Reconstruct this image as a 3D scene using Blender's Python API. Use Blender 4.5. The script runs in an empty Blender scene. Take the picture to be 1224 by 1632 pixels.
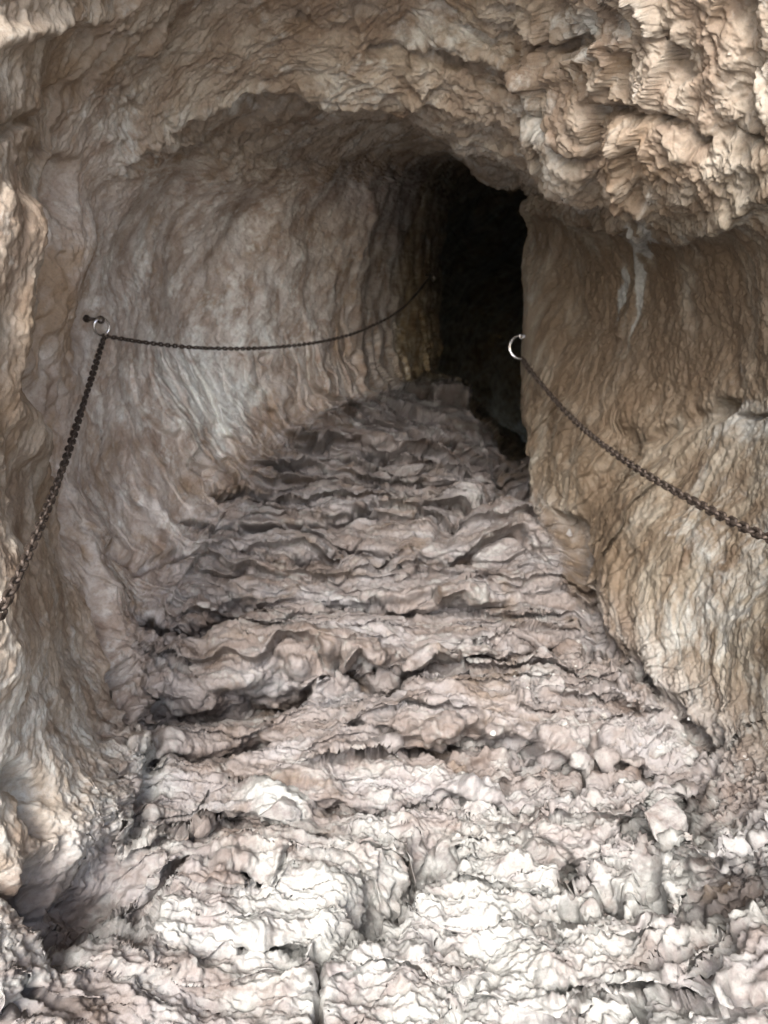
import bpy, bmesh, math, random
import numpy as np
from mathutils import Vector, Matrix

scene = bpy.context.scene
C = scene.collection
random.seed(7)

# ------------------------------------------------------------------ camera
PITCH = math.radians(12.0)
CAMZ = 1.55
VF = 66.0
cam_d = bpy.data.cameras.new('camera')
cam_d.sensor_fit = 'VERTICAL'
cam_d.angle = math.radians(VF)
cam_d.clip_start = 0.02
cam_d.clip_end = 400.0
cam = bpy.data.objects.new('camera', cam_d)
C.objects.link(cam)
cam.location = (0, 0, CAMZ)
cam.rotation_euler = (math.pi / 2 - PITCH, 0, 0)
scene.camera = cam
cam_d.dof.use_dof = True
cam_d.dof.focus_distance = 1.7
cam_d.dof.aperture_fstop = 2.8
F = 816 / math.tan(math.radians(VF / 2))
cp, sp = math.cos(PITCH), math.sin(PITCH)

# ------------------------------------------------------------------ world, sun, exposure
SUN_ELEV, SUN_AZ = math.radians(39), math.radians(190)   # azimuth of the sun, from +Y clockwise
world = bpy.data.worlds.new("World")
scene.world = world
world.use_nodes = True
wn = world.node_tree
sky = wn.nodes.new('ShaderNodeTexSky')
sky.sky_type = 'NISHITA'
sky.sun_disc = False
sky.sun_elevation = SUN_ELEV
sky.sun_rotation = SUN_AZ
sky.dust_density = 2.5
sky.air_density = 0.8
wn.links.new(sky.outputs[0], wn.nodes['Background'].inputs[0])
wn.nodes['Background'].inputs[1].default_value = 0.15
sd = bpy.data.lights.new('sun', 'SUN')
sd.energy = 1.3
sd.angle = math.radians(24)
sd.color = (1.0, 0.98, 0.95)
sun = bpy.data.objects.new('sun', sd)
C.objects.link(sun)
sdir = Vector((math.sin(SUN_AZ) * math.cos(SUN_ELEV), math.cos(SUN_AZ) * math.cos(SUN_ELEV), math.sin(SUN_ELEV)))
sun.rotation_euler = sdir.to_track_quat('Z', 'Y').to_euler()
vs = scene.view_settings
vs.view_transform = 'Standard'
vs.look = 'None'
vs.gamma = 1
vs.exposure = 2.5
scene.cycles.use_denoising = True
scene.cycles.max_bounces = 10
scene.cycles.diffuse_bounces = 7
scene.cycles.glossy_bounces = 2
scene.cycles.sample_clamp_indirect = 6


# ------------------------------------------------------------------ helpers
def unproj(px, py, d):
    a = (px - 612) / F
    b = (816 - py) / F
    return np.array([a * d, d * (cp + b * sp), CAMZ + d * (b * cp - sp)])


def proj(P):
    x, y, z = P[..., 0], P[..., 1], P[..., 2] - CAMZ
    d = y * cp - z * sp
    b = (y * sp + z * cp)
    dd = np.where(d < 0.05, 0.05, d)
    return x / dd * F + 612, 816 - b / dd * F, d


def mix32(h):
    h = h.astype(np.uint32)
    h ^= h >> np.uint32(16)
    h *= np.uint32(0x7feb352d)
    h ^= h >> np.uint32(15)
    h *= np.uint32(0x846ca68b)
    h ^= h >> np.uint32(16)
    return h


def hash3(ix, iy, iz, seed):
    h = (ix.astype(np.int64) * 374761393 + iy.astype(np.int64) * 668265263 + iz.astype(np.int64) * 2147483647 // 3 + seed * 974711) & 0xffffffff
    return mix32(h.astype(np.uint32))


def rnd(h, k):
    return mix32(h + np.uint32((k * 0x9e3779b9) & 0xffffffff)).astype(np.float32) * np.float32(1 / 4294967296.0)


def vnoise(x, y, z, seed=0):
    """gradient noise, about -1..1"""
    ix, iy, iz = np.floor(x), np.floor(y), np.floor(z)
    fx, fy, fz = (x - ix).astype(np.float32), (y - iy).astype(np.float32), (z - iz).astype(np.float32)
    ix, iy, iz = ix.astype(np.int32), iy.astype(np.int32), iz.astype(np.int32)
    ux, uy, uz = [f * f * f * (f * (f * 6 - 15) + 10) for f in (fx, fy, fz)]
    out = np.zeros_like(fx)
    for dx in (0, 1):
        wx = ux if dx else 1 - ux
        for dy in (0, 1):
            wy = uy if dy else 1 - uy
            for dz in (0, 1):
                wz = uz if dz else 1 - uz
                h = hash3(ix + dx, iy + dy, iz + dz, seed)
                gx = (h & np.uint32(1023)).astype(np.float32) / 511.5 - 1
                gy = ((h >> np.uint32(10)) & np.uint32(1023)).astype(np.float32) / 511.5 - 1
                gz = ((h >> np.uint32(20)) & np.uint32(1023)).astype(np.float32) / 511.5 - 1
                out += wx * wy * wz * (gx * (fx - dx) + gy * (fy - dy) + gz * (fz - dz))
    return out * 1.5


def fbm(x, y, z, octs, seed=0, gain=0.5, ridged=False):
    o = np.zeros(x.shape, np.float32)
    a, f = 1.0, 1.0
    for k in range(octs):
        n = vnoise(x * f, y * f, z * f, seed + k * 17)
        if ridged:
            n = 0.7 - 2 * np.abs(n)
        o += a * n
        a *= gain
        f *= 2.03
    return o


def facets(x, y, z, seed=0, tilt=0.85):
    """rock chips: every cell is a tilted plane with its own height; returns height and distance to the cell's edge"""
    wq = 0.35 * vnoise(x * .9 + 7, y * .9, z * .9, seed + 500)
    x, y, z = (0.80 * x - 0.36 * y + 0.48 * z + wq, 0.0 * x + 0.80 * y + 0.60 * z - wq, -0.60 * x - 0.48 * y + 0.64 * z)
    ix, iy, iz = np.floor(x).astype(np.int32), np.floor(y).astype(np.int32), np.floor(z).astype(np.int32)
    sx = np.where(x - ix > 0.5, 1, -1).astype(np.int32)
    sy = np.where(y - iy > 0.5, 1, -1).astype(np.int32)
    sz = np.where(z - iz > 0.5, 1, -1).astype(np.int32)
    best = np.full(x.shape, 9.0, np.float32)
    sec = np.full(x.shape, 9.0, np.float32)
    val = np.zeros(x.shape, np.float32)
    for a in (0, 1):
        for b in (0, 1):
            for c in (0, 1):
                cx, cy, cz = ix + a * sx, iy + b * sy, iz + c * sz
                h = hash3(cx, cy, cz, seed)
                ox = (x - cx - 0.15 - 0.7 * rnd(h, 1)).astype(np.float32)
                oy = (y - cy - 0.15 - 0.7 * rnd(h, 2)).astype(np.float32)
                oz = (z - cz - 0.15 - 0.7 * rnd(h, 3)).astype(np.float32)
                d = ox * ox + oy * oy + oz * oz
                v = rnd(h, 4) - 0.5 + tilt * ((rnd(h, 5) - 0.5) * ox + (rnd(h, 6) - 0.5) * oy + (rnd(h, 7) - 0.5) * oz) * 2
                closer = d < best
                sec = np.where(closer, best, np.minimum(sec, d))
                val = np.where(closer, v, val)
                best = np.where(closer, d, best)
    return val, np.sqrt(sec) - np.sqrt(best)


def sstep(a, b, x):
    t = np.clip((x - a) / (b - a), 0, 1)
    return t * t * (3 - 2 * t)


# ------------------------------------------------------------------ the passage: rings of 16 points, floor centre first, then left wall, ceiling, right wall
U = unproj
rings = []
def ringw(y, pts):
    rings.append(np.array([(x, y + dy, z) for x, z, dy in pts], float))
def ringp(pts):
    rings.append(np.array([U(*p) for p in pts], float))

ringw(-3.2, [(0, -1.35, 0), (-1.6, -1.35, 0), (-3.4, -1.2, 0), (-4.2, -.2, 0), (-4.6, 1.5, .1), (-4.6, 3.2, .4), (-4, 4.8, .8), (-2, 5.6, 1), (0, 5.8, 1), (2, 5.6, 1), (4, 4.8, .8), (4.6, 3.2, .4), (4.6, 1.5, .1), (4.2, -.2, 0), (3.4, -1.2, 0), (1.6, -1.35, 0)])
ringw(-1.6, [(0, -.8, 0), (-1, -.8, 0), (-2, -.7, 0), (-2.3, -.1, 0), (-2.5, 1, .1), (-2.6, 2.2, .4), (-2.4, 3.5, .8), (-1.3, 4.4, 1), (0, 4.6, 1), (1.3, 4.4, 1), (2.4, 3.5, .8), (2.6, 2.2, .4), (2.5, 1, .1), (2.3, -.1, 0), (2, -.7, 0), (1, -.8, 0)])
ringw(-.2, [(0, -.42, 0), (-.75, -.4, 0), (-1.3, -.3, 0), (-1.45, .2, 0), (-1.5, 1, .1), (-1.75, 1.9, .2), (-1.8, 3.0, .6), (-1, 4.1, .9), (0, 4.4, .95), (1, 4.1, .9), (1.8, 3.0, .6), (1.8, 1.9, .2), (1.55, 1, .1), (1.5, .2, 0), (1.35, -.3, 0), (.8, -.4, 0)])
ringw(.8, [(0, -.2, 0), (-.6, -.15, 0), (-1.02, -.02, 0), (-1.12, .35, 0), (-1.15, 1, .05), (-1.2, 1.7, .1), (-1.35, 2.6, .4), (-.8, 3.3, .6), (0, 3.5, .6), (.8, 3.3, .6), (1.35, 2.6, .4), (1.3, 1.7, .1), (1.25, 1, .05), (1.25, .35, 0), (1.15, -.02, 0), (.65, -.15, 0)])
ringp([(600, 1640, 1.84), (250, 1650, 1.75), (-20, 1560, 1.6), (-60, 1250, 1.68), (-30, 800, 1.75), (-20, 350, 1.8), (0, -20, 1.85), (250, -280, 1.88), (600, -320, 1.95), (950, -280, 1.9), (1350, 0, 1.8), (1430, 400, 1.9), (1450, 750, 1.9), (1430, 1150, 1.8), (1380, 1480, 1.7), (980, 1620, 1.8)])
ringp([(600, 1350, 2.3), (340, 1360, 2.25), (170, 1330, 2.15), (110, 1120, 2.15), (50, 800, 2.15), (72, 420, 2.2), (108, 120, 2.3), (320, -85, 2.38), (600, -110, 2.42), (880, -85, 2.38), (1130, 190, 2.2), (1260, 420, 2.35), (1290, 700, 2.4), (1280, 1000, 2.3), (1240, 1270, 2.25), (930, 1340, 2.3)])
ringp([(600, 1190, 2.7), (380, 1190, 2.7), (232, 1140, 2.7), (140, 980, 2.75), (85, 720, 2.8), (105, 420, 2.75), (165, 215, 2.8), (370, 45, 2.8), (600, 25, 2.8), (830, 45, 2.75), (1030, 278, 2.5), (1150, 410, 2.8), (1180, 640, 2.9), (1170, 900, 2.8), (1115, 1165, 2.7), (900, 1180, 2.75)])
ringp([(600, 1020, 3.3), (420, 1000, 3.35), (275, 950, 3.4), (185, 790, 3.4), (150, 560, 3.35), (170, 390, 3.3), (240, 265, 3.2), (400, 186, 3.2), (590, 168, 3.2), (760, 190, 3.1), (930, 300, 3.05), (1020, 410, 3.4), (1030, 560, 3.5), (1010, 780, 3.4), (985, 1040, 3.2), (820, 1030, 3.3)])
ringp([(620, 870, 4.1), (500, 850, 4.2), (380, 790, 4.3), (330, 680, 4.35), (320, 520, 4.3), (345, 370, 4.25), (410, 280, 4.15), (500, 218, 4.05), (620, 200, 3.95), (735, 216, 3.9), (850, 295, 3.8), (905, 410, 4), (908, 530, 4.1), (900, 680, 4.1), (890, 860, 4.0), (770, 860, 4.1)])
ringp([(665, 775, 4.75), (565, 740, 4.9), (475, 690, 5.0), (455, 620, 4.95), (460, 500, 4.85), (480, 365, 4.8), (530, 280, 4.7), (590, 240, 4.6), (660, 225, 4.5), (740, 240, 4.4), (822, 292, 4.4), (842, 400, 4.6), (838, 520, 4.7), (828, 680, 4.7), (805, 785, 4.7), (735, 775, 4.7)])
ringp([(705, 700, 5.6), (640, 675, 5.8), (592, 640, 5.95), (580, 590, 5.9), (588, 480, 5.8), (605, 360, 5.7), (635, 290, 5.6), (680, 258, 5.4), (745, 258, 5.2), (810, 290, 5.1), (890, 330, 5.0), (960, 400, 5.1), (970, 500, 5.2), (965, 650, 5.2), (900, 760, 5.2), (780, 775, 5.4)])
ringp([(745, 640, 7.2), (712, 622, 8.0), (695, 604, 8.6), (696, 550, 8.7), (700, 470, 8.7), (705, 380, 8.6), (716, 315, 8.2), (748, 262, 7.4), (800, 258, 6.6), (880, 285, 6.1), (960, 330, 5.8), (1040, 390, 5.7), (1050, 480, 5.7), (1050, 570, 5.8), (1000, 720, 5.9), (850, 740, 6.2)])
# beyond the bend the passage widens, drops and runs on to the right
ringw(10.4, [(1.7, .2, .0), (1.1, .3, .0), (.55, .5, 0), (.5, 1, 0), (.5, 1.6, 0), (.55, 2.3, 0), (.7, 2.9, 0), (1, 3.3, 0), (1.6, 3.5, -.3), (2.4, 3, -.5), (3, 2.6, -.8), (3.3, 2, -1), (3.4, 1.4, -1), (3.3, .6, -.8), (3, .1, -.4), (2.2, -.1, 0)])
ringw(13.4, [(3, -.9, .3), (2.2, -.8, .3), (1.1, -.4, .3), (.6, .4, .3), (.5, 1.3, .3), (.6, 2.2, .3), (1, 3.0, .3), (2, 3.4, 0), (3, 3.5, -.4), (4, 3.2, -1), (4.8, 2.8, -1.5), (5.1, 2, -1.8), (5.2, 1.2, -1.8), (5.1, .2, -1.5), (4.8, -.5, -1), (4, -.8, -.3)])
ringw(19, [(6, -2.4, .3), (5, -2.3, .3), (3.5, -1.8, .6), (2.9, -.8, .8), (2.7, .3, .8), (2.9, 1.3, .8), (3.6, 2.2, .5), (5, 2.5, 0), (6, 2.6, -.7), (7, 2.3, -1.4), (7.8, 1.8, -2), (8.1, 1, -2.5), (8.2, .2, -2.5), (8.1, -.9, -2), (7.8, -1.8, -1.5), (7, -2.3, -.8)])
ringw(26, [(11.5, -3.4, -1)] * 1 + [(11, -3.3, -.6), (10, -3, -.2), (9.6, -2.2, 0), (9.5, -1.3, 0), (9.6, -.4, 0), (10, .4, -.2), (11, .8, -.6), (11.5, .9, -1), (12, .8, -1.6), (12.8, .4, -2.4), (13, -.4, -2.8), (13.1, -1.2, -2.8), (13, -2.2, -2.5), (12.8, -2.9, -2), (12, -3.3, -1.4)])
R = np.array(rings)                      # (nr, 16, 3)
nr = len(R)

QUALITY = 1.0
NU = int(1760 * QUALITY)
seg = [(0, 1, 20), (1, 2, 26), (2, 3, 60), (3, 4, 120), (4, 5, 200), (5, 6, 200), (6, 7, 210), (7, 8, 200), (8, 9, 130), (9, 10, 110), (10, 11, 80), (11, 12, 50), (12, 13, 30), (13, 14, 24), (14, 15, 20)]
tv = np.concatenate([np.linspace(a, b, int(n * QUALITY), endpoint=False) for a, b, n in seg] + [np.array([nr - 1.0])])
NV = len(tv)
tu = np.linspace(0, 16, NU, endpoint=False)


def catmull_w(t, n, periodic):
    i = np.floor(t).astype(int)
    if not periodic:
        i = np.minimum(i, n - 2)
    f = t - i
    w = np.stack([-.5 * f + f**2 - .5 * f**3, 1 - 2.5 * f**2 + 1.5 * f**3, .5 * f + 2 * f**2 - 1.5 * f**3, -.5 * f**2 + .5 * f**3], 1)
    idx = np.stack([i - 1, i, i + 1, i + 2], 1)
    idx = idx % n if periodic else np.clip(idx, 0, n - 1)
    W = np.zeros((len(t), n))
    for k in range(4):
        np.add.at(W, (np.arange(len(t)), idx[:, k]), w[:, k])
    return W


WU = catmull_w(tu, 16, True)
WV = catmull_w(tv, nr, False)
P = np.einsum('vr,rcx->vcx', WV, R)
P = np.einsum('uc,vcx->vux', WU, P).astype(np.float32)      # (NV, NU, 3)
Tu = (np.roll(P, -1, 1) - np.roll(P, 1, 1))
Tv = np.gradient(P, axis=0)
N = np.cross(Tu, Tv)
N /= np.linalg.norm(N, axis=2, keepdims=True) + 1e-9
# inward normal check
ctr = P.mean(1, keepdims=True)
if (N * (ctr - P)).sum() < 0:
    N = -N
X, Y, Z = P[..., 0], P[..., 1], P[..., 2]
PX, PY, PD = proj(P)
uu = np.broadcast_to(tu[None, :], (NV, NU)).astype(np.float32)
tvv = np.broadcast_to(tv[:, None], (NV, NU)).astype(np.float32)
# region weights
ud = np.minimum(uu, 16 - uu)
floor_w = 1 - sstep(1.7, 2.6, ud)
ceil_w = sstep(5.5, 6.6, uu) * (1 - sstep(9.9, 10.6, uu))
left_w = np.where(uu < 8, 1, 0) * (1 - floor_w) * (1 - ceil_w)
right_w = np.where(uu >= 8, 1, 0) * (1 - floor_w) * (1 - ceil_w)
# grain coordinates: fine along the passage, long round it, leaning on the side walls
shear = 0.38 * np.tanh(X * 1.6) * (1 - floor_w)
wz = 0.14 * fbm(X * .9, Y * .9, Z * .9, 2, 5)
STR = 0.5 - .14 * floor_w - .08 * right_w + .35 * left_w * sstep(2.3, 3.3, Y)
QX, QY, QZ = X * STR, Y + shear * (Z - 1.5) + wz, Z * STR
QX = QX + 0.05 * vnoise(X * 3, Y * 3, Z * 3, 61)

D = np.zeros((NV, NU), np.float32)       # along the inward normal
S = np.zeros((NV, NU), np.float32)       # towards the mouth (undercuts ledges)
near = 1 - sstep(7.0, 10.0, Y)
amp = 1 + 1.5 * sstep(8, 12, Y)
wallish = 1 - left_w * (.35 + 0.40 * sstep(2.5, 3.3, Y)) - .3 * right_w
rub = floor_w * (1 - sstep(1.9, 3.1, Y - 0.5 * X)) * (.25 + .75 * sstep(-.35, .05, X))
# ---- first the big forms
D += 0.075 * fbm(X * 1.1, Y * 1.1, Z * 1.1, 3, 11)
v1, e1 = facets(QX * 3.2, QY * 3.2, QZ * 3.2, 21)
D += 0.050 * v1 * sstep(0, .10, e1) * (0.35 + 0.65 * floor_w + 0.3 * ceil_w) * wallish
D += 0.035 * left_w * vnoise(X * 3, Y * 3, Z * 3, 35) + 0.014 * left_w * vnoise(X * 6, Y * 6, Z * 6, 33) + 0.007 * left_w * vnoise(X * 12, Y * 12, Z * 12, 34)
# ledges of the floor: treads that end in an undercut nose facing the mouth
def ledges(L, a, und, seed, w):
    t = (Y + 0.5 * Z + 0.24 * fbm(X * 1.3, Y * 1.3, Z * 1.3, 3, seed) + 0.06 * fbm(X * 5, Y * 5, Z * 5, 2, seed + 3)) / L
    p = t - np.floor(t)
    m = np.clip(0.42 + 1.9 * vnoise(X * 1.9, np.floor(t) * 3.7, Z * 0 + 0.5, seed + 9), 0, 1.3) * w
    saw = sstep(0, .10, p) * (1 - p) ** 1.3      # nose just after p = 0
    return a * m * saw, und * m * (sstep(.035, .11, p) * np.exp(-np.maximum(p - .11, 0) / .25) - .9 * np.exp(-(np.where(p > .5, p - 1, p) / .04) ** 2))
lowleft = 1 - sstep(3.0, 4.2, ud)
for L, a, und, seed in ((0.50, .095, .11, 71), (0.21, .055, .060, 81), (0.10, .026, .028, 91)):
    dd, ss = ledges(L, a, und, seed, np.maximum(floor_w, .45 * lowleft * sstep(2.6, 3.2, Y)) * (1 - .2 * rub) * near)
    D += dd
    S += ss
for L, a, seed in ((0.31, .060, 171), (0.12, .032, 181), (.055, .014, 191)):
    dd, ss = ledges(L, a, 0, seed, ceil_w * (.45 + .55 * sstep(7.8, 8.8, uu)) * near * (1 - .6 * sstep(3.0, 3.9, Y)) + .04 * left_w)
    D += dd - .4 * a * ceil_w
crust = sstep(8.2, 9.2, uu) * (1 - sstep(10.3, 10.8, uu)) * sstep(.8, 1.6, Y) * (1 - sstep(4.2, 5.2, Y))
c1, ec1 = facets(X * 9 + wz * 8, Y * 13, Z * 9, 51)
D += (crust * .010 + rub * .010) * c1 * sstep(0, .06, ec1)

# sculpted hollows, cracks and ribs that have their own shape here: (points, half width, depth, undercut) in photo pixels at the wall's own distance
def polydist(pts):
    best = np.full(PX.shape, 1e9, np.float32)
    side = np.zeros(PX.shape, np.float32)
    xs = [p[0] for p in pts]; ys = [p[1] for p in pts]
    sel = (PX > min(xs) - 130) & (PX < max(xs) + 130) & (PY > min(ys) - 130) & (PY < max(ys) + 130) & (PD > .3) & (Y < 8)
    x, y = PX[sel], PY[sel]
    b = np.full(x.shape, 1e9, np.float32); s = np.zeros(x.shape, np.float32)
    jx = 7 * WARP1[sel]; jy = 7 * WARP2[sel]
    x = x + jx; y = y + jy
    if len(pts) == 1:
        pts = [pts[0], (pts[0][0] + 1, pts[0][1])]
    for (x0, y0), (x1, y1) in zip(pts[:-1], pts[1:]):
        ex, ey = x1 - x0, y1 - y0
        t = np.clip(((x - x0) * ex + (y - y0) * ey) / (ex * ex + ey * ey + 1e-6), 0, 1)
        dx, dy = x - x0 - t * ex, y - y0 - t * ey
        d = np.sqrt(dx * dx + dy * dy)
        m = d < b
        b = np.where(m, d, b); s = np.where(m, dy, s)
    return sel, b, s
WARP1 = fbm(QX * 9, QY * 9, QZ * 9, 2, 101)
WARP2 = fbm(QX * 9, QY * 9, QZ * 9, 2, 102)

hollows = [
    ([(690, 1185), (760, 1180), (850, 1190)], 9, .10, .05), ([(560, 1150), (620, 1165)], 8, .08, .04), ([(520, 970), (600, 985), (690, 975)], 6, .07, .04),
    # floor
    ([(272, 1122), (340, 1118), (400, 1106), (455, 1088)], 24, .17, .09), ([(455, 1088), (500, 1062), (540, 1058)], 12, .08, .05),
    ([(248, 985), (300, 1008), (350, 992), (392, 965)], 14, .10, .06), ([(480, 908), (520, 900), (560, 884), (605, 896)], 12, .08, .06),
    ([(345, 792), (390, 783), (430, 797)], 8, .07, .04), ([(448, 738), (490, 726), (560, 730), (660, 722), (765, 712)], 5, .05, .03),
    ([(300, 832), (345, 852), (412, 857), (540, 842), (600, 822)], 5, .05, .03), ([(540, 1062), (620, 1106), (650, 1086)], 10, .08, .05),
    ([(670, 893), (740, 885)], 8, .06, .04), ([(600, 1062), (700, 1052), (800, 1062), (900, 1030)], 7, .06, .05),
    ([(240, 1192), (300, 1202), (360, 1197), (412, 1176)], 13, .10, .06), ([(360, 1236), (420, 1250), (500, 1266), (560, 1272), (612, 1282)], 9, .07, .05),
    ([(270, 1310), (340, 1305), (400, 1308), (450, 1322), (530, 1332)], 15, .10, .06), ([(255, 1400), (300, 1380), (350, 1396), (430, 1416)], 10, .08, .05),
    ([(110, 1410), (150, 1440), (190, 1385)], 36, .20, .0), ([(150, 1470), (215, 1480), (235, 1420)], 20, .12, .03),
    ([(590, 1450), (630, 1410), (675, 1385), (700, 1345)], 27, .24, .0), ([(512, 1640), (508, 1560), (520, 1505), (560, 1480)], 8, .09, .0),
    ([(1130, 1435), (1180, 1425), (1260, 1440)], 36, .17, .06), ([(1010, 1325), (1035, 1335)], 20, .12, .03), ([(1105, 1285), (1100, 1330)], 22, .13, .02),
    ([(948, 1190), (932, 1240), (918, 1275)], 9, .08, .0), ([(640, 1182), (700, 1178), (760, 1165)], 7, .06, .04),
    ([(1035, 1400), (1042, 1435)], 17, .10, .0), ([(962, 1420), (975, 1430)], 13, .09, .0), ([(905, 1372), (920, 1378)], 13, .09, .03),
    ([(880, 1552), (950, 1562), (1060, 1572), (1130, 1590)], 11, .08, .03), ([(1020, 1600), (1030, 1640)], 13, .09, .0), ([(905, 1440), (908, 1455)], 9, .07, .0),
    ([(705, 848), (760, 815), (800, 790), (835, 788)], 12, .10, .0), ([(940, 1015), (935, 1050), (965, 1060)], 9, .08, .0),
    ([(905, 830), (922, 900), (942, 1000), (985, 1040), (1045, 1105), (1130, 1185)], 11, .10, .0), ([(640, 1275), (700, 1262), (760, 1270), (840, 1290)], 8, .06, .04),
    ([(380, 1515), (440, 1508), (490, 1515)], 5, .05, .02), ([(830, 1212), (870, 1205), (900, 1215)], 8, .06, .04), ([(760, 1240), (800, 1235)], 6, .05, .03),
    ([(745, 650), (772, 690), (792, 750), (797, 785)], 10, .10, .0), ([(812, 700), (818, 760)], 20, .10, .0),
    # left rock
    ([(205, 1095), (255, 1165), (243, 1235), (215, 1320)], 12, .05, .0), ([(0, 1370), (45, 1420), (120, 1500)], 12, .09, .0),
    ([(60, 1235), (85, 1260)], 16, .06, .0), ([(75, 1290), (90, 1320)], 10, .05, .0), ([(20, 1590), (60, 1570)], 12, .06, .0), ([(75, 1545)], 9, .05, .0),
    ([(300, 730), (330, 760), (300, 740)], 6, .04, .0), ([(180, 870), (230, 900), (300, 880)], 8, .04, .0),
    ([(105, 270), (98, 330), (80, 480), (72, 600), (92, 760), (135, 900), (200, 1060)], 14, .09, .0),
    # ceiling
    ([(205, 262), (260, 235), (330, 212), (400, 197), (500, 190), (600, 186), (680, 205)], 9, .055, .0),
    ([(482, 52)], 7, .06, .0), ([(590, 102), (700, 92), (780, 125), (860, 190)], 10, .05, .0), ([(760, 140), (850, 180), (930, 250), (990, 300)], 8, .045, .0),
    ([(0, 210), (60, 190), (140, 150), (190, 60)], 10, .025, .0), ([(960, 170), (1060, 190), (1110, 240)], 12, .06, .0), ([(1080, 120), (1060, 60)], 10, .05, .0),
    ([(860, 60), (900, 75), (960, 60)], 9, .05, .0), ([(1150, 220), (1200, 230)], 10, .05, .0),
    # right wall
    ([(1140, 655), (1165, 648)], 12, .06, .0), ([(1185, 668), (1235, 655)], 3, .03, .0), ([(1030, 700), (1120, 665)], 10, .03, .0),
    ([(925, 880), (945, 800), (990, 700)], 22, .05, .0),
]
ribs = [
    ([(1028, 352), (1018, 430), (1006, 480), (985, 530)], 9, .030), ([(822, 330), (870, 345), (950, 352), (1010, 342), (1090, 360), (1150, 335), (1230, 300)], 14, .045),
    ([(735, 215), (770, 262), (820, 303)], 12, .05), ([(200, 255), (300, 205), (400, 180), (500, 172), (600, 166)], 10, .035),
    ([(45, 330), (40, 480), (30, 620), (70, 760), (130, 880), (180, 1060)], 14, .05), ([(85, 250), (75, 420)], 10, .04),
    ([(580, 300), (572, 450), (572, 600)], 9, .03), ([(985, 900), (990, 960), (1000, 1010)], 7, .025),
    ([(400, 1255), (450, 1272), (490, 1270)], 15, .045), ([(330, 1420), (400, 1390)], 10, .03), ([(340, 1020), (420, 1030), (460, 1040)], 16, .04),
    ([(660, 1060), (690, 1075)], 14, .03), ([(800, 840), (850, 870)], 20, .04), ([(860, 1230), (800, 1225)], 12, .03),
    ([(0, 60), (60, 40), (160, 20)], 18, .04), ([(700, 60), (800, 95), (870, 130)], 12, .05), ([(880, 120), (1000, 60)], 14, .05),
]
SH = np.zeros((NV, NU), np.float32)
SK = np.zeros((NV, NU), np.float32)      # back under the roof of a hollow
for pts, w, dep, und in hollows:
    sel, b, s = polydist(pts)
    sc = 1.0
    w = w * 1.2
    prof = np.exp(-(b / w) ** 3)
    D[sel] -= 1.25 * dep * prof
    if und:
        SK[sel] += (2.0 if und else 0) * dep * np.exp(-(np.sqrt(np.maximum(b * b - s * s, 0) + (s + .25 * w) ** 2) / (1.05 * w)) ** 3)
        SH[sel] += 1.5 * und * np.exp(-((s + 1.15 * w) / (1.0 * w)) ** 2) * np.exp(-(b / (2.2 * w)) ** 4)
for pts, w, h in ribs:
    sel, b, s = polydist(pts)
    D[sel] += h * np.exp(-(b / w) ** 2)

# quiet patch where the silhouette edge of the right wall carries its ring
_sel = np.exp(-(((PX - 850) / 40) ** 2 + ((PY - 545) / 110) ** 2)) * (PD < 5)
D *= (1 - 0.75 * _sel)
D *= amp
toM = np.array([0.0, -0.97, 0.12], np.float32)
P1 = P + N * D[..., None] + toM * S[..., None] + np.array([0, -.92, -.30], np.float32) * SH[..., None] + np.array([0, .98, -.12], np.float32) * SK[..., None]
# ---- then the fine forms, laid on the displaced surface so that risers and hollows carry them too
Tu = np.roll(P1, -1, 1) - np.roll(P1, 1, 1)
Tv = np.gradient(P1, axis=0)
N1 = np.cross(Tu, Tv)
if (N1 * N).sum() < 0:
    N1 = -N1
N1 /= np.linalg.norm(N1, axis=2, keepdims=True) + 1e-9
for _ in range(4):      # smooth, so that the fine forms do not splay where the big ones fold
    N1 = (N1 + np.roll(N1, 2, 1) + np.roll(N1, -2, 1)) / 3
    N1[2:-2] = (N1[2:-2] + N1[4:] + N1[:-4]) / 3
N1 /= np.linalg.norm(N1, axis=2, keepdims=True) + 1e-9
N1 = N1 + .5 * N
N1 /= np.linalg.norm(N1, axis=2, keepdims=True) + 1e-9
del Tu, Tv
X1, Y1, Z1 = P1[..., 0], P1[..., 1], P1[..., 2]
GX, GY, GZ = X1 * STR + 0.05 * vnoise(X1 * 3, Y1 * 3, Z1 * 3, 61), Y1 + shear * (Z1 - 1.5) + wz + .3 * Z1 * floor_w, Z1 * (STR + .5 * floor_w)
D2 = np.zeros((NV, NU), np.float32)
v2, e2 = facets(GX * 8 + 3, GY * 8 + 0.5 * v1, GZ * 8, 22)
D2 += 0.014 * v2 * sstep(0, .09, e2) * (0.5 + 0.4 * floor_w + 0.5 * ceil_w) * wallish
v3, e3 = facets(GX * 20, GY * 19 + v2, GZ * 20, 23)
D2 += 0.0050 * v3 * sstep(0, .12, e3) * (0.55 + 0.45 * floor_w + 0.5 * ceil_w) * (.4 + .6 * wallish)
v4, e4 = facets(GX * 48, GY * 44 + v3, GZ * 48, 24)
D2 += 0.0018 * v4 * sstep(0, .08, e4) * (0.5 + 0.5 * floor_w + 0.5 * ceil_w)
D2 += 0.020 * fbm(GX * 6 + .25 * v2, GY * 7, GZ * 6, 5, 33, .58) * (.75 + .5 * floor_w + .4 * ceil_w) * wallish * np.clip(.8 + 1.3 * vnoise(X1 * 1.4, Y1 * 1.4, Z1 * 1.4, 401), .15, 1.6)
D2 += 0.009 * fbm(GX * 6, GY * 6, GZ * 6, 3, 31, ridged=True) * (0.7 + 0.3 * ceil_w) * wallish
D2 += 0.0045 * fbm(GX * 26, GY * 26, GZ * 26, 3, 41, 0.6) * (.5 + .5 * wallish)
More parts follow.
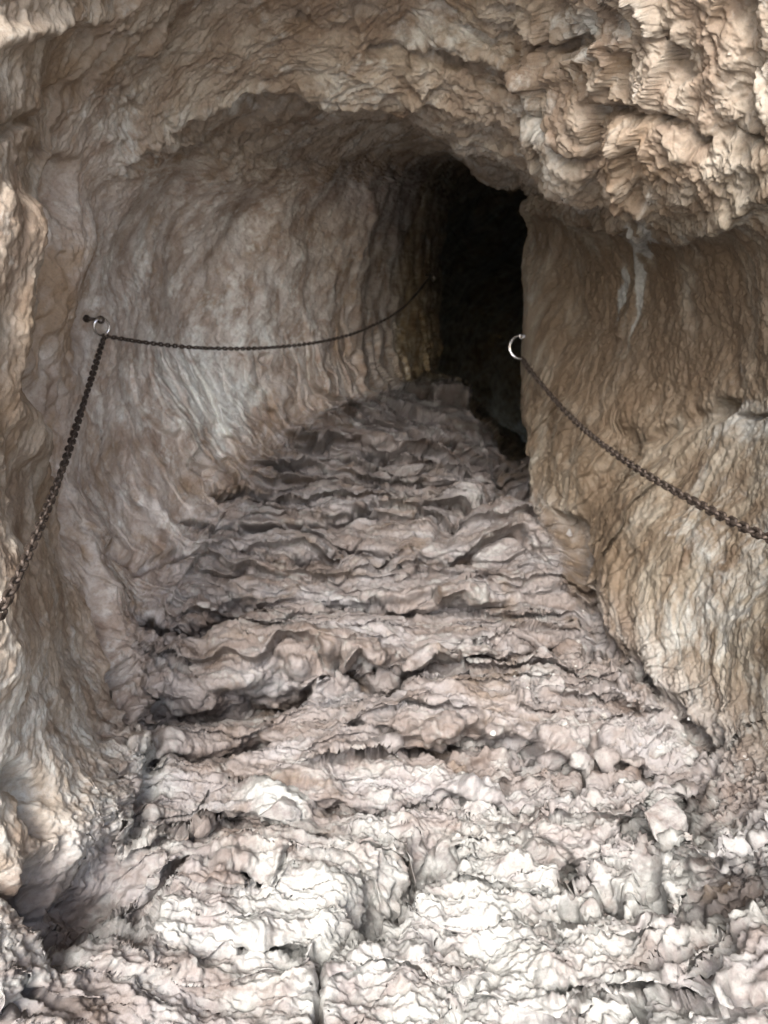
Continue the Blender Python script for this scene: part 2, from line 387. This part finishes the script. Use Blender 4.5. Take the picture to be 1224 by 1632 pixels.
D2 += 0.0024 * fbm(X1 * 60, Y1 * 60, Z1 * 60, 2, 45, 0.7) * near
c2, ec2 = facets(X1 * 24, Y1 * 26, Z1 * 24, 52)
c3, ec3 = facets(X1 * 55, Y1 * 55, Z1 * 55, 53)
D2 += (crust * .006 + rub * .005) * c2 * sstep(0, .10, ec2) + rub * .004 * c3
D2 += (.012 + .014 * crust + .022 * rub + .006 * floor_w) * fbm(X1 * 9, Y1 * 11, Z1 * 9, 5, 301, .62) * (1 - .55 * left_w * sstep(2.5, 3.3, Y))
D2 *= (1 - 0.75 * _sel) * (1 - .30 * left_w - .25 * left_w * sstep(2.6, 3.4, Y))
D2 += .006 * left_w * fbm(X1 * 22, Y1 * 14, Z1 * 22, 3, 411, .6)
Pd = P1 + N1 * D2[..., None]
QX, QY, QZ = GX, GY, GZ
QPX, QPY, QPD = proj(Pd)


def hit(px, py, lo=0.5, hi=9):
    m = (np.abs(QPX - px) < 3) & (np.abs(QPY - py) < 3) & (QPD > lo) & (QPD < hi)
    if not m.any():
        m = (np.abs(QPX - px) < 14) & (np.abs(QPY - py) < 14) & (QPD > lo) & (QPD < hi)
    d = QPD[m]
    k = np.argmin(d)
    return Vector([float(c) for c in Pd[m][k]]), Vector([float(c) for c in N[m][k]]), float(d[k])


# stain: >0 pale mineral crust, <0 ochre/brown film; some dark dabs put the shade of recesses into the colour
stain_shade = np.zeros((NV, NU), np.float32)
def dab(px, py, rx, ry, v, ang=0):
    sel = (np.abs(PX - px) < 3 * max(rx, ry)) & (np.abs(PY - py) < 3 * max(rx, ry)) & (PD > .3) & (Y < 7)
    x, y = PX[sel] - px + 26 * WARP1[sel], PY[sel] - py + 26 * WARP2[sel]
    c, s_ = math.cos(math.radians(ang)), math.sin(math.radians(ang))
    xr, yr = (x * c + y * s_) / rx, (-x * s_ + y * c) / ry
    stain_shade[sel] += v * np.exp(-(xr * xr + yr * yr) ** 1.5)
for a in [
    (310, 620, 90, 90, .55), (360, 660, 30, 60, .3), (190, 210, 45, 60, .35), (190, 420, 60, 120, .2), (420, 520, 60, 120, .2), (370, 190, 80, 25, .35),
    (470, 660, 50, 60, -.35), (400, 755, 110, 40, -.35), (560, 540, 25, 60, -.3), (90, 560, 35, 200, -.45), (110, 860, 60, 120, -.35), (40, 700, 40, 250, -.2),
    (900, 600, 60, 200, -.5), (990, 560, 90, 220, -.6), (1100, 520, 120, 160, -.55), (930, 880, 30, 110, -.75), (1000, 830, 60, 160, -.45), (1090, 1010, 70, 90, .3), (1170, 900, 80, 120, .3),  # brown film of the right wall, with the overhang's shade painted in
    (1195, 680, 40, 40, .5), (1015, 445, 14, 125, 1.9, 8), (880, 230, 20, 110, .5, -40), (710, 60, 90, 30, .5), (960, 40, 60, 40, .6), (780, 240, 60, 60, .15), (1040, 270, 60, 90, -.25),
    (1130, 340, 60, 25, .2), (60, 150, 80, 100, -.25), (60, 1200, 120, 130, .4), (220, 1240, 60, 120, .35), (60, 1480, 120, 100, .3), (430, 1270, 60, 22, .7), (640, 980, 200, 90, .1),
    (860, 1480, 480, 220, .6), (380, 1480, 200, 120, .35), (660, 560, 60, 60, .05), (1180, 1080, 60, 120, -.1), (1160, 450, 40, 120, -.3), (830, 700, 25, 90, -.4), (730, 330, 60, 60, -.4),  # last dab paints the fade into shade at the opening's top
    (640, 640, 80, 40, .1), (500, 140, 160, 40, .15), (880, 800, 40, 60, .1), (1060, 1290, 50, 50, .3), (1180, 1440, 60, 40, -.8)]:  # last dab paints shade into the lower right hollow
    dab(*a)
stain_shade -= 0.10 * ceil_w
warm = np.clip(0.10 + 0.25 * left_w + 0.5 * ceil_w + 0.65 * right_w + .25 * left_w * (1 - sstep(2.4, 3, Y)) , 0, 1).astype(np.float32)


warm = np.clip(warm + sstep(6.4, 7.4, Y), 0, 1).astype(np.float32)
tone = (1.62 - 1.05 * floor_w - 1.02 * right_w - .42 * ceil_w - .62 * left_w * (1 - sstep(2.3, 2.9, Y))).astype(np.float32)  # floor darkened, left wall and ceiling lifted: light balance put into the rock colour


# ------------------------------------------------------------------ materials
def newmat(name):
    m = bpy.data.materials.new(name)
    m.use_nodes = True
    nt = m.node_tree
    b = nt.nodes['Principled BSDF']
    return m, nt, b


def rock_material():
    m, nt, b = newmat('rock')
    nn, ln = nt.nodes, nt.links
    def attr(n):
        a = nn.new('ShaderNodeAttribute'); a.attribute_name = n; return a
    fl = attr('grain'); st = attr('stain_shade'); wm = attr('warm'); tn = attr('tone')
    geo = nn.new('ShaderNodeTexCoord')
    def noise(vec, scale, detail=6, rough=.6, dist=0.0):
        n = nn.new('ShaderNodeTexNoise'); n.inputs['Scale'].default_value = scale; n.inputs['Detail'].default_value = detail
        n.inputs['Roughness'].default_value = rough; n.inputs['Distortion'].default_value = dist
        ln.new(vec, n.inputs['Vector']); return n.outputs[0]
    def ramp(fac, stops):
        r = nn.new('ShaderNodeValToRGB')
        r.color_ramp.elements[0].position, r.color_ramp.elements[0].color = stops[0][0], (*stops[0][1], 1)
        r.color_ramp.elements[1].position, r.color_ramp.elements[1].color = stops[-1][0], (*stops[-1][1], 1)
        for p, c in stops[1:-1]:
            e = r.color_ramp.elements.new(p); e.color = (*c, 1)
        ln.new(fac, r.inputs[0]); return r.outputs[0]
    def mix(f, a, c, mode='MIX'):
        x = nn.new('ShaderNodeMix'); x.data_type = 'RGBA'; x.blend_type = mode
        if isinstance(f, (int, float)): x.inputs[0].default_value = f
        else: ln.new(f, x.inputs[0])
        for s, v in ((6, a), (7, c)):
            if isinstance(v, tuple): x.inputs[s].default_value = (*v, 1)
            else: ln.new(v, x.inputs[s])
        return x.outputs[2]
    def math_(op, a, c=None, clamp=False):
        x = nn.new('ShaderNodeMath'); x.operation = op; x.use_clamp = clamp
        for k, v in ((0, a), (1, c)):
            if v is None: continue
            if isinstance(v, (int, float)): x.inputs[k].default_value = v
            else: ln.new(v, x.inputs[k])
        return x.outputs[0]
    g, o = fl.outputs['Vector'], geo.outputs['Object']
    # base: mauve-grey limestone against warm tan
    n1 = noise(g, 7, 5, .6, .4)
    cool = ramp(n1, [(.30, (.195, .152, .130)), (.45, (.270, .238, .226)), (.58, (.330, .308, .308)), (.72, (.40, .392, .40))])
    warmc = ramp(n1, [(.30, (.125, .082, .042)), (.44, (.215, .162, .098)), (.56, (.30, .25, .168)), (.72, (.39, .355, .275))])
    base = mix(wm.outputs['Fac'], cool, warmc)
    # ochre and iron patches
    n2 = noise(o, 3.1, 6, .65, .6)
    n3 = noise(g, 16, 5, .62, .2)
    och = math_('MULTIPLY_ADD', n2, 1.0); 
    f_och = ramp(math_('SUBTRACT', math_('ADD', math_('MULTIPLY', n2, .8), math_('MULTIPLY', n3, .4)), math_('MULTIPLY', st.outputs['Fac'], .28)), [(.62, (0, 0, 0)), (.80, (1, 1, 1))])
    base = mix(math_('MULTIPLY', f_och, .8), base, (.19, .135, .085))
    # pale crust
    n4 = noise(o, 5.3, 7, .68, .8)
    n5 = noise(g, 30, 4, .6)
    f_pale = ramp(math_('ADD', math_('ADD', math_('MULTIPLY', n4, .75), math_('MULTIPLY', n5, .35)), math_('MULTIPLY', st.outputs['Fac'], .30)), [(.58, (0, 0, 0)), (.76, (1, 1, 1))])
    base = mix(math_('MULTIPLY', f_pale, .8), base, (.51, .525, .50))
    # speckle
    n6 = noise(o, 95, 4, .7)
    base = mix(.55, base, ramp(n6, [(.30, (.50, .50, .50)), (.50, (.92, .92, .92)), (.70, (1, 1, 1))]), 'MULTIPLY')
    # thin iron seams along the grain
    n7 = noise(g, 42, 3, .55, .5)
    seam = ramp(n7, [(.40, (1, 1, 1)), (.475, (0, 0, 0)), (.5, (0, 0, 0)), (.54, (0, 0, 0))])
    base = mix(math_('MULTIPLY', seam, .12), base, (.16, .09, .05))
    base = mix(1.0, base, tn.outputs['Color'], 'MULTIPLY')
    ln.new(base, b.inputs['Base Color'])
    rr = ramp(n4, [(.3, (.55, .55, .55)), (.7, (.9, .9, .9))])
    ln.new(rr, b.inputs['Roughness'])
    b.inputs['Specular IOR Level'].default_value = .35
    hgt = math_('ADD', math_('MULTIPLY', noise(g, 60, 6, .65, .3), .6), math_('MULTIPLY', noise(o, 90, 6, .72), .7))
    bump = nn.new('ShaderNodeBump'); bump.inputs['Strength'].default_value = .7; bump.inputs['Distance'].default_value = .006
    ln.new(hgt, bump.inputs['Height']); ln.new(bump.outputs[0], b.inputs['Normal'])
    return m


rock = rock_material()


def simple(name, col, rough, metal, var=.0, scale=60, bump=0):
    m, nt, b = newmat(name)
    n = nt.nodes.new('ShaderNodeTexNoise'); n.inputs['Scale'].default_value = scale; n.inputs['Detail'].default_value = 5
    tc = nt.nodes.new('ShaderNodeTexCoord'); nt.links.new(tc.outputs['Object'], n.inputs['Vector'])
    r = nt.nodes.new('ShaderNodeValToRGB')
    r.color_ramp.elements[0].position = .35; r.color_ramp.elements[1].position = .68
    r.color_ramp.elements[0].color = (*[c * (1 - var) for c in col], 1)
    r.color_ramp.elements[1].color = (*[min(1, c * (1 + var)) for c in col], 1)
    nt.links.new(n.outputs[0], r.inputs[0]); nt.links.new(r.outputs[0], b.inputs['Base Color'])
    b.inputs['Roughness'].default_value = rough; b.inputs['Metallic'].default_value = metal
    if bump:
        bp = nt.nodes.new('ShaderNodeBump'); bp.inputs['Strength'].default_value = .6; bp.inputs['Distance'].default_value = bump
        nt.links.new(n.outputs[0], bp.inputs['Height']); nt.links.new(bp.outputs[0], b.inputs['Normal'])
    return m
iron = simple('aged_iron', (.055, .042, .034), .62, .55, .5, 220, .0008)
steel = simple('bright_steel', (.62, .62, .63), .22, 1.0, .12, 90, .0003)
pale_stone = simple('pale_stone', (.50, .48, .45), .85, 0, .28, 26, .006)
grey_stone = simple('grey_stone', (.38, .35, .32), .85, 0, .3, 22, .006)
earth = simple('earth', (.55, .52, .48), .95, 0, .35, 1.3, .02)


# ------------------------------------------------------------------ cut the passage into ground, side walls and ceiling
wob = .22 * vnoise(X * 2.2, Y * 2.2, Z * 2.2, 201) + .08 * vnoise(X * 9, Y * 9, Z * 9, 202)
ub = uu + wob
owner = np.zeros((NV, NU), np.int8)                      # 0 ground, 1 left, 2 ceiling, 3 right
owner[(ub >= 2.25) & (ub < 6.2)] = 1
owner[(ub >= 6.2) & (ub < 10.35)] = 2
owner[(ub >= 10.35) & (ub < 13.9)] = 3
idx = np.arange(NV * NU, dtype=np.int64).reshape(NV, NU)
q0 = idx[:-1, :]; q1 = idx[1:, :]
quads = np.stack([q0, np.roll(q0, -1, 1), np.roll(q1, -1, 1), q1], 2).reshape(-1, 4)
qown = owner[:-1, :].reshape(-1)
flat = Pd.reshape(-1, 3)
grain = np.stack([QX, QY, QZ], 2).reshape(-1, 3).astype(np.float32)
stf, wmf = stain_shade.reshape(-1), warm.reshape(-1)


def rock_object(name, k):
    q = quads[qown == k]
    used, inv = np.unique(q, return_inverse=True)
    q = inv.reshape(-1, 4).astype(np.int32)
    v = flat[used]
    # make faces look into the passage
    me = bpy.data.meshes.new(name)
    me.vertices.add(len(v)); me.vertices.foreach_set('co', v.astype(np.float32).ravel())
    me.loops.add(len(q) * 4); me.loops.foreach_set('vertex_index', q[:, ::ORI].ravel())
    me.polygons.add(len(q)); me.polygons.foreach_set('loop_start', np.arange(0, len(q) * 4, 4, dtype=np.int32))
    me.polygons.foreach_set('use_smooth', np.ones(len(q), bool))
    a = me.attributes.new('grain', 'FLOAT_VECTOR', 'POINT'); a.data.foreach_set('vector', grain[used].ravel())
    a = me.attributes.new('stain_shade', 'FLOAT', 'POINT'); a.data.foreach_set('value', stf[used])
    a = me.attributes.new('warm', 'FLOAT', 'POINT'); a.data.foreach_set('value', wmf[used])
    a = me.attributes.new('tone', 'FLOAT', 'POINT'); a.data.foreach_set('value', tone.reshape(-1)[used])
    me.update(calc_edges=True)
    me.materials.append(rock)
    o = bpy.data.objects.new(name, me); C.objects.link(o)
    return o


# orientation: compare one face normal with the inward normal
k = quads[NU * 400 + 10]
_n = np.cross(flat[k[1]] - flat[k[0]], flat[k[2]] - flat[k[0]])
ORI = 1 if (_n * N.reshape(-1, 3)[k[0]]).sum() > 0 else -1


def tag(o, label=None, cat=None, group=None, kind=None):
    for a, b in (('label', label), ('category', cat), ('group', group), ('kind', kind)):
        if b: o[a] = b
    return o


ground = tag(rock_object('ground', 0), kind='structure')
lw = tag(rock_object('rock_wall', 1), 'pale grey and tan rock wall on the left, curving smoothly inward towards the dark opening', 'rock wall')
ce = tag(rock_object('ceiling', 2), kind='structure')
rw = tag(rock_object('rock_wall', 3), 'brown streaked rock wall on the right, below the jagged overhang', 'rock wall')
# earth outside the mouth
me = bpy.data.meshes.new('terrain')
bm = bmesh.new()
bmesh.ops.create_grid(bm, x_segments=60, y_segments=60, size=60)
for v in bm.verts:
    r = math.hypot(v.co.x, v.co.y)
    v.co.z = .25 * math.sin(v.co.x * .31) * math.cos(v.co.y * .27)
    v.co.y -= 62.6
    v.co.z -= 1.55 + max(0, -v.co.y - 4) * .05
bm.to_mesh(me); bm.free()
me.materials.append(earth)
terr = bpy.data.objects.new('terrain', me); C.objects.link(terr); tag(terr, kind='structure')


# ------------------------------------------------------------------ metal: chains, rings and bolts
def mesh_obj(name, bm, mat, parent=None, smooth=True):
    me = bpy.data.meshes.new(name)
    for f in bm.faces: f.smooth = smooth
    bm.to_mesh(me); bm.free()
    me.materials.append(mat)
    o = bpy.data.objects.new(name, me); C.objects.link(o)
    if parent: o.parent = parent
    return o


def sweep(bm, pts, rad, seg=10, closed=False):
    n = len(pts)
    rings_, prevn = [], None
    for i, p in enumerate(pts):
        a = pts[(i - 1) % n] if (closed or i > 0) else p
        b = pts[(i + 1) % n] if (closed or i < n - 1) else p
        t = (b - a).normalized()
        if prevn is None:
            prevn = t.orthogonal().normalized()
        nrm = (prevn - t * prevn.dot(t)).normalized()
        prevn = nrm
        bi = t.cross(nrm)
        r = rad[i] if isinstance(rad, list) else rad
        rings_.append([bm.verts.new(p + r * (nrm * math.cos(2 * math.pi * k / seg) + bi * math.sin(2 * math.pi * k / seg))) for k in range(seg)])
    for i in range(n if closed else n - 1):
        A, B = rings_[i], rings_[(i + 1) % n]
        for k in range(seg):
            bm.faces.new((A[k], A[(k + 1) % seg], B[(k + 1) % seg], B[k]))
    if not closed:
        bm.faces.new(rings_[0][::-1]); bm.faces.new(rings_[-1])


def link_pts(L, W):
    """oval centre line of a chain link in the XZ plane, long along X"""
    r = W / 2
    h = L / 2 - r
    return [Vector((h * (1 if -90 <= a < 90 else -1) + r * math.cos(math.radians(a)), 0, r * math.sin(math.radians(a)))) for a in range(-90, 270, 18)]


LINK_L, LINK_W, WIRE = .0300, .0150, .0040      # centre-line size
bm = bmesh.new()
sweep(bm, link_pts(LINK_L, LINK_W), WIRE, 8, True)
link_me = bpy.data.meshes.new('chain_link')
for f in bm.faces: f.smooth = True
bm.to_mesh(link_me); bm.free()
link_me.materials.append(iron)


def spline(pts, n=400):
    P_ = np.array([list(p) for p in pts], float)
    t = np.linspace(0, len(P_) - 1, n)
    return catmull_w(t, len(P_), False) @ P_


def chain(pts, label, size=1.0, n_parts=100, twist0=.4, group='chains strung along the cave walls'):
    c = spline(pts, 1500)
    seg_ = np.linalg.norm(np.diff(c, axis=0), axis=1)
    s = np.concatenate([[0], np.cumsum(seg_)])
    pitch = (LINK_L - 2 * WIRE * .62) * size
    n = int(s[-1] / pitch)
    root = bpy.data.objects.new('chain', None)
    C.objects.link(root); root.location = [float(v) for v in c[0]]
    root.empty_display_size = .05
    tag(root, label, 'chain', group)
    mats = []
    for i in range(n):
        q = (i + .5) * pitch
        p = Vector([float(np.interp(q, s, c[:, k])) for k in range(3)])
        a = Vector([float(np.interp(max(q - pitch * .6, 0), s, c[:, k])) for k in range(3)])
        b = Vector([float(np.interp(min(q + pitch * .6, s[-1]), s, c[:, k])) for k in range(3)])
        t = (b - a).normalized()
        rot = t.to_track_quat('X', 'Z').to_matrix().to_4x4()
        tw = Matrix.Rotation(twist0 + i * math.radians(90 + 4) + random.uniform(-.16, .16), 4, 'X')
        mats.append(Matrix.Translation(p) @ rot @ tw @ Matrix.Scale(size, 4))
    d = [(cam.location - m.translation).length for m in mats]
    vis = []
    for i, m in enumerate(mats):
        x, y, dd = proj(np.array(m.translation))
        if -10 < x < 1234 and -10 < y < 1642: vis.append((d[i], i))
    vis.sort()
    keep = {i for _, i in vis[:n_parts]}
    inv = Matrix.Translation(-root.location)
    rest = bmesh.new()
    for i, m in enumerate(mats):
        if i in keep:
            o = bpy.data.objects.new('chain_link', link_me); C.objects.link(o)
            o.parent = root; o.matrix_basis = inv @ m
        else:
            tmp = bmesh.new(); tmp.from_mesh(link_me); tmp.transform(inv @ m)
            t_me = bpy.data.meshes.new('tmp'); tmp.to_mesh(t_me); tmp.free()
            rest.from_mesh(t_me); bpy.data.meshes.remove(t_me)
    if len(rest.verts):
        o = mesh_obj('chain_link', rest, iron, root)
        o['kind'] = 'stuff'
    else:
        rest.free()
    return root


def ring_anchor(p, n, ring_r, wire, ring_rot, label, lean=0, shackle=True, stem=.06):
    """an eye bolt driven into the rock with a loose ring through its eye"""
    root = bpy.data.objects.new('ring_anchor', None); C.objects.link(root)
    root.location = p; root.empty_display_size = .05
    tag(root, label, 'ring anchor', 'rings bolted to the cave walls')
    q = n.to_track_quat('X', 'Z').to_matrix()
    # bolt: shank, washer, nut and eye
    bm = bmesh.new()
    sweep(bm, [q @ Vector((-.08, 0, 0)), q @ Vector((stem - .012, 0, 0))], .0065, 12)
    e = [q @ Vector((stem + .012 * math.cos(a), 0, .012 * math.sin(a))) for a in [2 * math.pi * k / 18 for k in range(18)]]
    sweep(bm, e, .0055, 8, True)
    mesh_obj('eye_bolt', bm, steel if not shackle else iron, root)
    bm = bmesh.new()
    sweep(bm, [q @ Vector((-.03, 0, 0)), q @ Vector((.006, 0, 0))], .015, 20)
    sweep(bm, [q @ Vector((.0062, 0, 0)), q @ Vector((.0150, 0, 0))], .0095, 6)
    mesh_obj('washer', bm, iron, root, False)
    # ring hanging through the eye
    bm = bmesh.new()
    c = q @ Vector((stem + .004, 0, 0)) + ring_rot @ Vector((0, 0, -ring_r + .006))
    rp = [c + ring_rot @ Vector((ring_r * math.cos(a), 0, ring_r * math.sin(a))) for a in [2 * math.pi * k / 40 for k in range(40)]]
    sweep(bm, rp, wire, 12, True)
    mesh_obj('ring', bm, steel, root)
    return root, Vector(p) + c


V = lambda *a: Vector([float(x) for x in unproj(*a)])
# left ring
LP, LN, LD = hit(166, 505)
print('left ring wall', LP, LN, LD)
c_l = V(158, 522, LD - .10)
rotL = Matrix.Rotation(math.radians(48), 3, 'Z') @ Matrix.Rotation(math.radians(8), 3, 'X')
rootL, cL = ring_anchor(LP, LN, .034, .0055, rotL, 'steel ring on a bolt in the left wall where two chains meet')
rootL.location += V(162, 521, LD - .08) - cL
cL = V(162, 521, LD - .08)
endL = cL + rotL @ Vector((.012, 0, -.036))
# left chain towards the camera
D0 = proj(np.array(endL))[2]
x0, y0, _ = proj(np.array(endL))
print('end of left ring at', x0, y0, D0)
chain([endL, V(131, 650, D0 - .6), V(96, 757, D0 - 1.05), V(50, 870, D0 - 1.45), V(8, 962, D0 - 1.7), V(-60, 1090, D0 - 1.9), V(-160, 1230, D0 - 2.05)],
      'thick dark iron chain slanting down from the left ring to the lower left edge', 1.12)
# far left chain
fp, fn, fd = hit(692, 452, 4, 7.5)
print('far anchor', fp, fn, fd)
fe = fp + fn * .05
chain([endL, V(240, 547, D0 + .28), V(330, 555, D0 + .62), V(430, 554, D0 + 1.05), V(520, 543, D0 + 1.5), V(585, 523, D0 + 1.9), V(645, 488, D0 + 2.45), fe],
      'thin dark chain sagging across the left wall towards the dark opening', .95)
rotF = Matrix.Rotation(math.radians(60), 3, 'Z')
ring_anchor(fp, fn, .028, .005, rotF, 'small dark ring far in, where the sagging chain ends at the dark opening')
# right ring, half hidden behind the edge of the right wall
rp_, rn_, rd_ = hit(846, 552, 3.5, 5.2)
RC = V(830, 553, rd_ + .13)
print('right edge', rp_, rn_, rd_)
rotR = Matrix.Rotation(math.radians(-25), 3, 'Z')
rootR, cR = ring_anchor(RC + Vector((.13, .05, .075)), Vector((-.9, -.1, .1)).normalized(), .066, .0085, rotR, 'bright steel ring standing out from the edge of the right wall before the dark opening', shackle=False, stem=.10)
rootR.location += RC - cR
ste = RC + Vector((.012, -.01, -.066))
chain([ste, V(846, 592, rd_ - .16), V(900, 655, 3.85), V(950, 700, 3.35), V(1000, 737, 2.95), V(1050, 768, 2.65), V(1100, 796, 2.4), V(1160, 828, 2.15), V(1224, 857, 1.95), V(1310, 885, 1.75), V(1480, 900, 1.55)],
      'rusty dark chain slanting across the right wall', 1.3)


# ------------------------------------------------------------------ loose stones
def stone(name, loc, size, seed, mat, label=None, rot=0, group=None, sub=5, stain_v=.35):
    rng = random.Random(seed)
    bm = bmesh.new()
    bmesh.ops.create_icosphere(bm, subdivisions=sub, radius=1)
    planes = [(Vector((rng.gauss(0, 1), rng.gauss(0, 1), rng.gauss(0, 1))).normalized(), rng.uniform(.42, .8)) for _ in range(12)]
    co = np.array([list(v.co) for v in bm.verts], np.float32)
    nz = fbm(co[:, 0] * 1.6 + seed, co[:, 1] * 1.6, co[:, 2] * 1.6, 4, seed, .55)
    for v, nn_ in zip(bm.verts, nz):
        c = v.co.copy()
        for pn, pd in planes:
            k = c.dot(pn)
            if k > pd: c -= pn * (k - pd) * .92
        c *= 1 + .10 * float(nn_)
        v.co = Vector((c.x * size[0], c.y * size[1], c.z * size[2]))
    bmesh.ops.rotate(bm, verts=bm.verts, matrix=Matrix.Rotation(rot, 3, 'Z') @ Matrix.Rotation(rng.uniform(-.25, .25), 3, 'X'))
    o = mesh_obj(name, bm, mat)
    if mat is rock:
        n_ = len(o.data.vertices)
        cc = np.array([v.co[:] for v in o.data.vertices], np.float32) + np.array(list(loc), np.float32)
        at = o.data.attributes.new('grain', 'FLOAT_VECTOR', 'POINT'); at.data.foreach_set('vector', (cc * np.array([.8, 1, .8], np.float32)).ravel())
        at = o.data.attributes.new('stain_shade', 'FLOAT', 'POINT'); at.data.foreach_set('value', np.full(n_, stain_v, np.float32))
        at = o.data.attributes.new('warm', 'FLOAT', 'POINT'); at.data.foreach_set('value', np.full(n_, .0, np.float32))
        at = o.data.attributes.new('tone', 'FLOAT', 'POINT'); at.data.foreach_set('value', np.full(n_, .55, np.float32))
    o.location = loc
    if label: tag(o, label, 'stone', group)
    return o


def on_floor(px, py, sink):
    p, n, d = hit(px, py, .8, 7)
    return p - Vector((0, 0, sink)), d
for i, (px, py, w, h, m, rot, lab) in enumerate([
    (448, 1282, 62, 22, rock, .1, 'smooth whitish oval stone lying on a ledge in the lower left half of the floor'),
    (1062, 1300, 52, 44, rock, .5, 'pale angular block of rock near the foot of the right wall'),
    (907, 848, 13, 20, rock, .2, 'small white stone at the foot of the right wall'),
]):
    p, d = on_floor(px, py, 0)
    s = d / F
    stone('stone', p - Vector((0, 0, h * s * .4)), (w * s * .75, w * s * .6, h * s * .9), 300 + i, m, lab, rot)

# rubble: far too many chips to count
rng = random.Random(5)
protos = []
for k in range(6):
    o = stone('tmp', (0, 0, 0), (1, .8, .6), 500 + k, earth, None, 0, None, 2)
    protos.append((np.array([v.co[:] for v in o.data.vertices], np.float32), np.array([p.vertices[:] for p in o.data.polygons], np.int32)))
    me_ = o.data; bpy.data.objects.remove(o); bpy.data.meshes.remove(me_)
vs_, fs_, base = [], [], 0
cand = np.argwhere((owner == 0) & (PD > .5) & (Y < 4.6) & (Y > .9) & (PX > -150) & (PX < 1380))
npr = np.random.RandomState(3)
w_ = (0.03 + rub[cand[:, 0], cand[:, 1]] * (1 + 2.2 * sstep(500, 900, PX[cand[:, 0], cand[:, 1]]))).astype(float)
w_ *= np.clip(.3 + 2 * WARP1[cand[:, 0], cand[:, 1]], .03, 2) * PD[cand[:, 0], cand[:, 1]] ** 2
pick = cand[npr.choice(len(cand), 260, replace=False, p=w_ / w_.sum())]
for (a, b) in pick:
    pv, pf = protos[rng.randrange(6)]
    sz = min(.016, .003 + rng.expovariate(1 / .0055))
    rot = np.array(Matrix.Rotation(rng.uniform(0, 6.28), 3, 'Z') @ Matrix.Rotation(rng.uniform(-.6, .6), 3, 'X'), np.float32)
    vs_.append((pv * sz) @ rot.T + Pd[a, b] + N[a, b] * sz * .15)
    fs_.append(pf + base); base += len(pv)
vs_ = np.concatenate(vs_); fs_ = np.concatenate(fs_)
me = bpy.data.meshes.new('rubble')
me.from_pydata(vs_.tolist(), [], fs_.tolist())
a = me.attributes.new('grain', 'FLOAT_VECTOR', 'POINT'); a.data.foreach_set('vector', (vs_ * np.array([.8, 1, .8], np.float32)).astype(np.float32).ravel())
a = me.attributes.new('stain_shade', 'FLOAT', 'POINT'); a.data.foreach_set('value', np.full(len(vs_), .45, np.float32))
a = me.attributes.new('warm', 'FLOAT', 'POINT'); a.data.foreach_set('value', np.full(len(vs_), .2, np.float32))
a = me.attributes.new('tone', 'FLOAT', 'POINT'); a.data.foreach_set('value', np.full(len(vs_), .74, np.float32))
me.materials.append(rock)
o = bpy.data.objects.new('rubble', me); C.objects.link(o)
tag(o, 'small pale chips of rock strewn over the near floor', 'rubble', kind='stuff')
